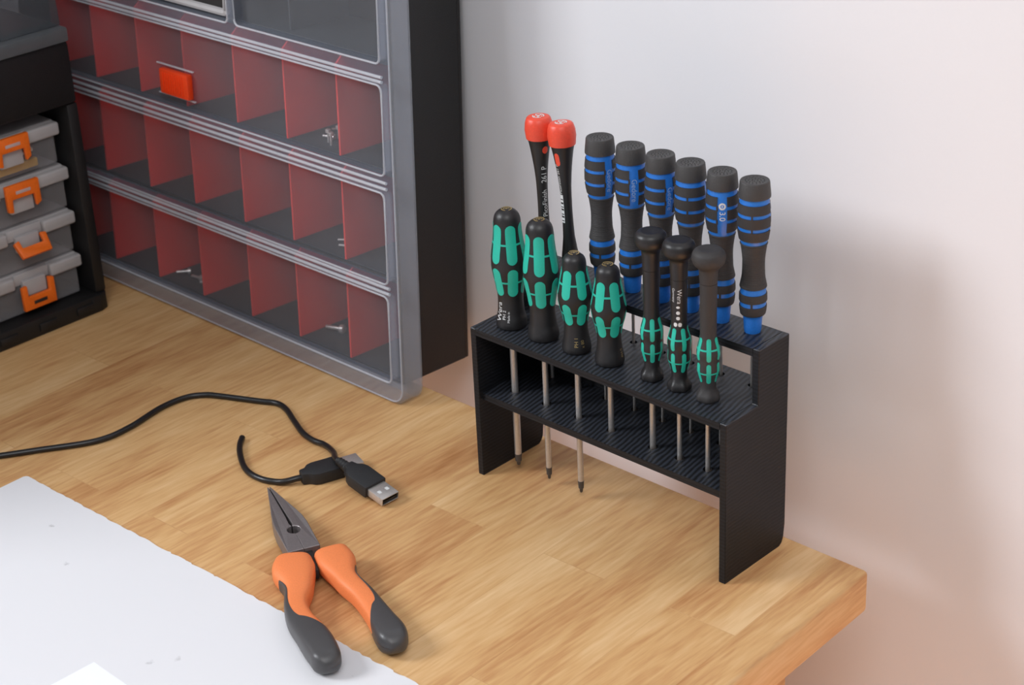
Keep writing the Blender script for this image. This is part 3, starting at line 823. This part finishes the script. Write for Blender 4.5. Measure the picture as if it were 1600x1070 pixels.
# ------------------------------------------------------------------ cables
def usb(root, holes=True):
    """plug in local frame: +x out of the plug, origin at body back, centre height"""
    pts = [(0, -3.2), (4, -4.2), (6.5, -7.0), (10, -8.2), (26, -8.2), (26, 8.2), (10, 8.2), (6.5, 7.0), (4, 4.2), (0, 3.2)]
    body = obj('plug_body', prism(pts, 'z', -4.0, 4.0, 0.9), M['plug'], root)
    mt = box(26.02, 39.5, -6.6, 6.6, -2.5, 2.5, 0.4)
    bmesh.ops.delete(mt, geom=[f for f in mt.faces if f.calc_center_median().x > 39.45 and abs(f.normal.x) > 0.9], context='FACES')
    sh = obj('plug_shell', mt, M['steel'], root)
    md = sh.modifiers.new('t', 'SOLIDIFY'); md.thickness = 0.35*U; md.offset = -1
    bm = box(27, 38.6, -5.8, 5.8, -1.9, -0.1); obj('contact_tongue', bm, M['cable'], root, sm=False)
    bm = bmesh.new()
    for y in (-3, 3): add(bm, box(31.5, 34, y-1.1, y+1.1, 2.3, 2.56)) 
    if holes: obj('shell_hole', bm, M['white'], sh, sm=False)
    else: bm.free()
def cableA():
    root = thing('usb_cable', 'long black USB cable curving in from the left edge, its silver plug nearest the pliers', 'cable')
    P = [(-290, -236, 2.05), (-259.6, -193.8, 2.05), (-250.2, -181, 2.05), (-237, -160.8, 2.05), (-217.7, -130, 2.05), (-215.6, -106, 2.05), (-221.5, -75.4, 2.05),
         (-220, -56, 2.05), (-212.9, -45.6, 2.05), (-204.6, -40.6, 2.05), (-177.2, -28, 2.05), (-165.7, -22.6, 2.05), (-154.5, -23.8, 2.05), (-137.4, -31.2, 2.05), (-120.7, -38.0, 2.05),
         (-108.2, -40.4, 2.3), (-96.5, -40.6, 3.2), (-82, -46, 5.6), (-72, -53, 8.4), (-62, -58.2, 10.8)]
    obj('cord', sweep(catmull(P, 8), 1.95, 12), M['cable'], root, ang=70)
    bm = bmesh.new()
    pl = bpy.data.objects.new('plug', None)
    a = Vector((-54, -58.6, 10.6)); t = Vector((-13.8, -59.8, 3.6)); d = (t-a).normalized()
    rz = math.atan2(d.y, d.x); ry = -math.asin(d.z)
    bodyroot = root
    before = set(root.children)
    usb(root)
    E_ = Euler((0, ry, rz)).to_matrix().to_4x4(); Mx = Matrix.Translation(a*U) @ E_
    for ch in root.children:
        if ch not in before: ch.matrix_local = Mx
    s = lathe([(-9.5, 2.1)]+[(-9+1.15*i, 2.3+0.10*i+(0.45 if i % 2 else -0.35)) for i in range(8)]+[(0.5, 3.0)], 16)
    bmesh.ops.rotate(s, cent=(0, 0, 0), matrix=Matrix.Rotation(R(90), 3, 'Y'), verts=s.verts)
    so = obj('strain_relief', s, M['plug'], root, ang=20); so.matrix_local = Mx
    bpy.data.objects.remove(pl)
cableA()
def cableB():
    root = thing('usb_cable', 'short black USB cable with a cut end, curling left of the pliers tip', 'cable')
    P = [(-147, -66.8, 2.05), (-141, -73.5, 2.05), (-132.4, -80.5, 2.05), (-118.3, -89, 2.05), (-106.9, -92.7, 2.05), (-96, -92.4, 2.05), (-87, -89.0, 2.05), (-81.5, -86, 3.0), (-77.6, -81, 4.0), (-75.8, -77.5, 4.1)]
    obj('cord', sweep(catmull(P, 8), 1.95, 12), M['cable'], root, ang=70)
    before = set(root.children); usb(root, False)
    a = Vector((-76.0, -78.0, 4.1)); t = Vector((-64.0, -43.5, 4.1)); d = (t-a).normalized()
    Mx = Matrix.Translation(a*U) @ Euler((0, 0, math.atan2(d.y, d.x))).to_matrix().to_4x4()
    for ch in root.children:
        if ch not in before: ch.matrix_local = Mx
cableB()

# ------------------------------------------------------------------ pliers
def pliers():
    root = thing('needle_nose_pliers', 'long-nose pliers with orange and charcoal grips, lying half open over the board edge', 'pliers', (0, 0, 0))
    tip = Vector((-75.6, -103.2)); base = Vector((-3.0, -137.2)); ax = (base-tip).normalized(); L = (base-tip).length
    pr = Vector((-ax.y, ax.x))         # towards the far (right-hand) side
    Z0 = 1.0
    hole = 58.0; hr = 4.2
    def half(s):
        # outline along the axis (t, side) for the half on side s (+1 far, -1 near)
        out = [(0, 0.25), (0, 1.0), (6, 2.1), (20, 4.6), (34, 7.4), (44, 9.0), (52, 9.6), (L, 9.4)]
        inn = [(L, 0.0), (hole+hr+0.3, 0.0)]
        for k in range(9):
            a = PI*k/8; inn.append((hole+hr*math.cos(a)*1.0, 0.12+hr*0.9*math.sin(a)))
        inn += [(hole-hr-3, 0.95), (hole-hr-12, 0.65), (20, 0.45)]
        pts = out+inn
        bm = bmesh.new()
        th = lambda t: 2.0+3.0*min(1, t/46)        # half thickness grows from the tip
        zc = 6.4+Z0
        A, B = [], []
        for t, q in pts:
            p = tip+ax*t+pr*(s*q)
            edge = 0.75 if q > 1.5 else 0
            A.append(bm.verts.new((p.x, p.y, zc-th(t)))); B.append(bm.verts.new((p.x, p.y, zc+th(t))))
        n = len(pts)
        for i in range(n): bm.faces.new((A[i], A[(i+1) % n], B[(i+1) % n], B[i]))
        bm.faces.new(A[::-1]); bm.faces.new(B)
        bmesh.ops.recalc_face_normals(bm, faces=bm.faces)
        bmesh.ops.bevel(bm, geom=[e for e in bm.edges if len(e.link_faces) == 2 and e.calc_face_angle() > 0.9], offset=0.35, segments=1, affect='EDGES')
        return bm
    obj('jaw', half(1), M['darksteel'], root, sm=False)
    obj('jaw', half(-1), M['darksteel'], root, sm=False)
    # dark jaw teeth, plus a dark disc painting the depth shade in the hole
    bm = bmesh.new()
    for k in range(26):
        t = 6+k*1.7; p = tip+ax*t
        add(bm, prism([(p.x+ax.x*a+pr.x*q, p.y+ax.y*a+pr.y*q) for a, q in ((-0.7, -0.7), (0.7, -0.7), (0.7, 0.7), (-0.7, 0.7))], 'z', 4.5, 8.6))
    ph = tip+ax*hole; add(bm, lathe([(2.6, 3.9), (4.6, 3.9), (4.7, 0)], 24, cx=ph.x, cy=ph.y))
    obj('jaw_teeth_and_hole_shade', bm, M['label'], root, sm=False)
    # tang between the handles
    p = tip+ax*(L+5)
    bm = prism([(p.x+ax.x*a+pr.x*q, p.y+ax.y*a+pr.y*q) for a, q in ((-8, -5), (14, -2.5), (16, 2.5), (-8, 5))], 'z', 3.5, 10, 0.8)
    obj('joint', bm, M['label'], root)
    def handle(P, wid, hgt, zc, sgn, gripstart, grow):
        PP = catmull([Vector((x, y, z)) for (x, y), z in zip(P, zc)], 8); n = len(PP)
        Wf = hermite([(i/(len(wid)-1), v) for i, v in enumerate(wid)]); Hf = hermite([(i/(len(hgt)-1), v) for i, v in enumerate(hgt)])
        def frame(i):
            t = (PP[min(i+1, n-1)]-PP[max(i-1, 0)]).normalized(); side = t.cross(Vector((0, 0, 1))).normalized(); return t, side, side.cross(t)
        def S(u, th, off=0):
            x = u*(n-1); i = min(int(x), n-2); f = x-i
            p = PP[i].lerp(PP[i+1], f); t, side, up = frame(min(i+(f > 0.5), n-1))
            e = 1.0
            if u > 0.90: e = math.sqrt(max(0.0, 1-((u-0.90)/0.10)**2))
            if u < 0.03: e = 0.80+0.20*math.sqrt(max(0, 1-((0.03-u)/0.03)**2))
            c, s = math.cos(th), math.sin(th)
            k = 0.62                                # squarish section
            c = math.copysign(abs(c)**k, c); s = math.copysign(abs(s)**k, s)
            return p+side*((Wf(u)*e+off)*c)+up*((Hf(u)*e+off)*s)+(t*(off*1.5*(u-0.9)/0.1) if u > 0.9 else Vector())
        seg, m_ = 36, 70
        bm = bmesh.new()
        us = [0.93*i/m_ for i in range(m_+1)]
        rings = [[bm.verts.new(S(u, 2*PI*k/seg)) for k in range(seg)] for u in us]
        for a, b_ in zip(rings, rings[1:]):
            for i in range(seg): j = (i+1) % seg; bm.faces.new((a[i], a[j], b_[j], b_[i]))
        bm.faces.new(rings[0][::-1])
        bmesh.ops.remove_doubles(bm, verts=bm.verts, dist=0.01)
        bmesh.ops.recalc_face_normals(bm, faces=bm.faces)
        h = obj('handle', bm, M['orange'], root, ang=60)
        # charcoal overlay: a tongue on the outer side that widens to the whole end
        bm = bmesh.new(); rows = []
        G = hermite(grow); c0 = 0 if sgn > 0 else PI
        uu = [gripstart+(1-gripstart)*i/60 for i in range(60)]+[0.99, 0.996, 0.9995]
        nt = 40
        for q, u in enumerate([uu[0]]+uu):
            hw = min(PI-0.001, G(u)); row = []
            for k in range(-1, nt+2):
                s_ = max(-1, min(1, -1+2*k/nt)); low = (k < 0 or k > nt or q == 0)
                row.append(bm.verts.new(S(u, c0+s_*hw+0.25*sgn*0, -0.25 if (low and hw < PI-0.01) else 0.35)))
            rows.append(row)
        for a, b_ in zip(rows, rows[1:]):
            for i in range(len(a)-1): bm.faces.new((a[i], a[i+1], b_[i+1], b_[i]))
        bm.faces.new(rows[-1])
        bmesh.ops.remove_doubles(bm, verts=bm.verts, dist=0.004)
        bmesh.ops.recalc_face_normals(bm, faces=bm.faces)
        obj('soft_grip', bm, M['grip'], h, ang=60)
    PR_ = [(7.0, -127.0), (18.0, -131.8), (36.0, -140.4), (52.9, -144.4), (66.3, -148.9), (79.8, -154.2), (91.9, -159.3), (102.5, -165.2)]
    PL_ = [(-3.4, -145.0), (6.0, -153.0), (21.7, -162.8), (33.6, -174.6), (46.2, -182.6), (59.3, -187.1), (71.2, -191.6), (81.8, -196.1), (90.0, -200.7)]
    # the far handle bulges first, both taper to the waist and thicken at the end
    handle(PR_, [9.8, 10.8, 6.6, 6.2, 6.4, 7.2, 8.3, 6.8], [6.0, 6.4, 6.2, 5.8, 5.8, 6.2, 6.8, 6.4], [8.1]*8, -1, 0.22, [(0.22, 0.35), (0.36, 0.95), (0.52, 1.25), (0.62, 1.7), (0.70, 2.3), (0.80, PI+0.1), (1.0, PI+0.2)])
    handle(PL_, [9.8, 12.2, 8.2, 6.4, 7.0, 8.0, 8.4, 7.8, 6.6], [6.4, 6.8, 6.6, 6.2, 6.2, 6.4, 6.8, 6.6, 6.2], [8.1, 8.1, 8.1, 8.5, 9.2, 9.6, 9.7, 9.7, 9.7], 1, 0.20, [(0.20, 0.4), (0.30, 0.85), (0.42, 1.15), (0.53, 1.5), (0.63, 2.1), (0.74, PI+0.1), (1.0, PI+0.2)])
pliers()
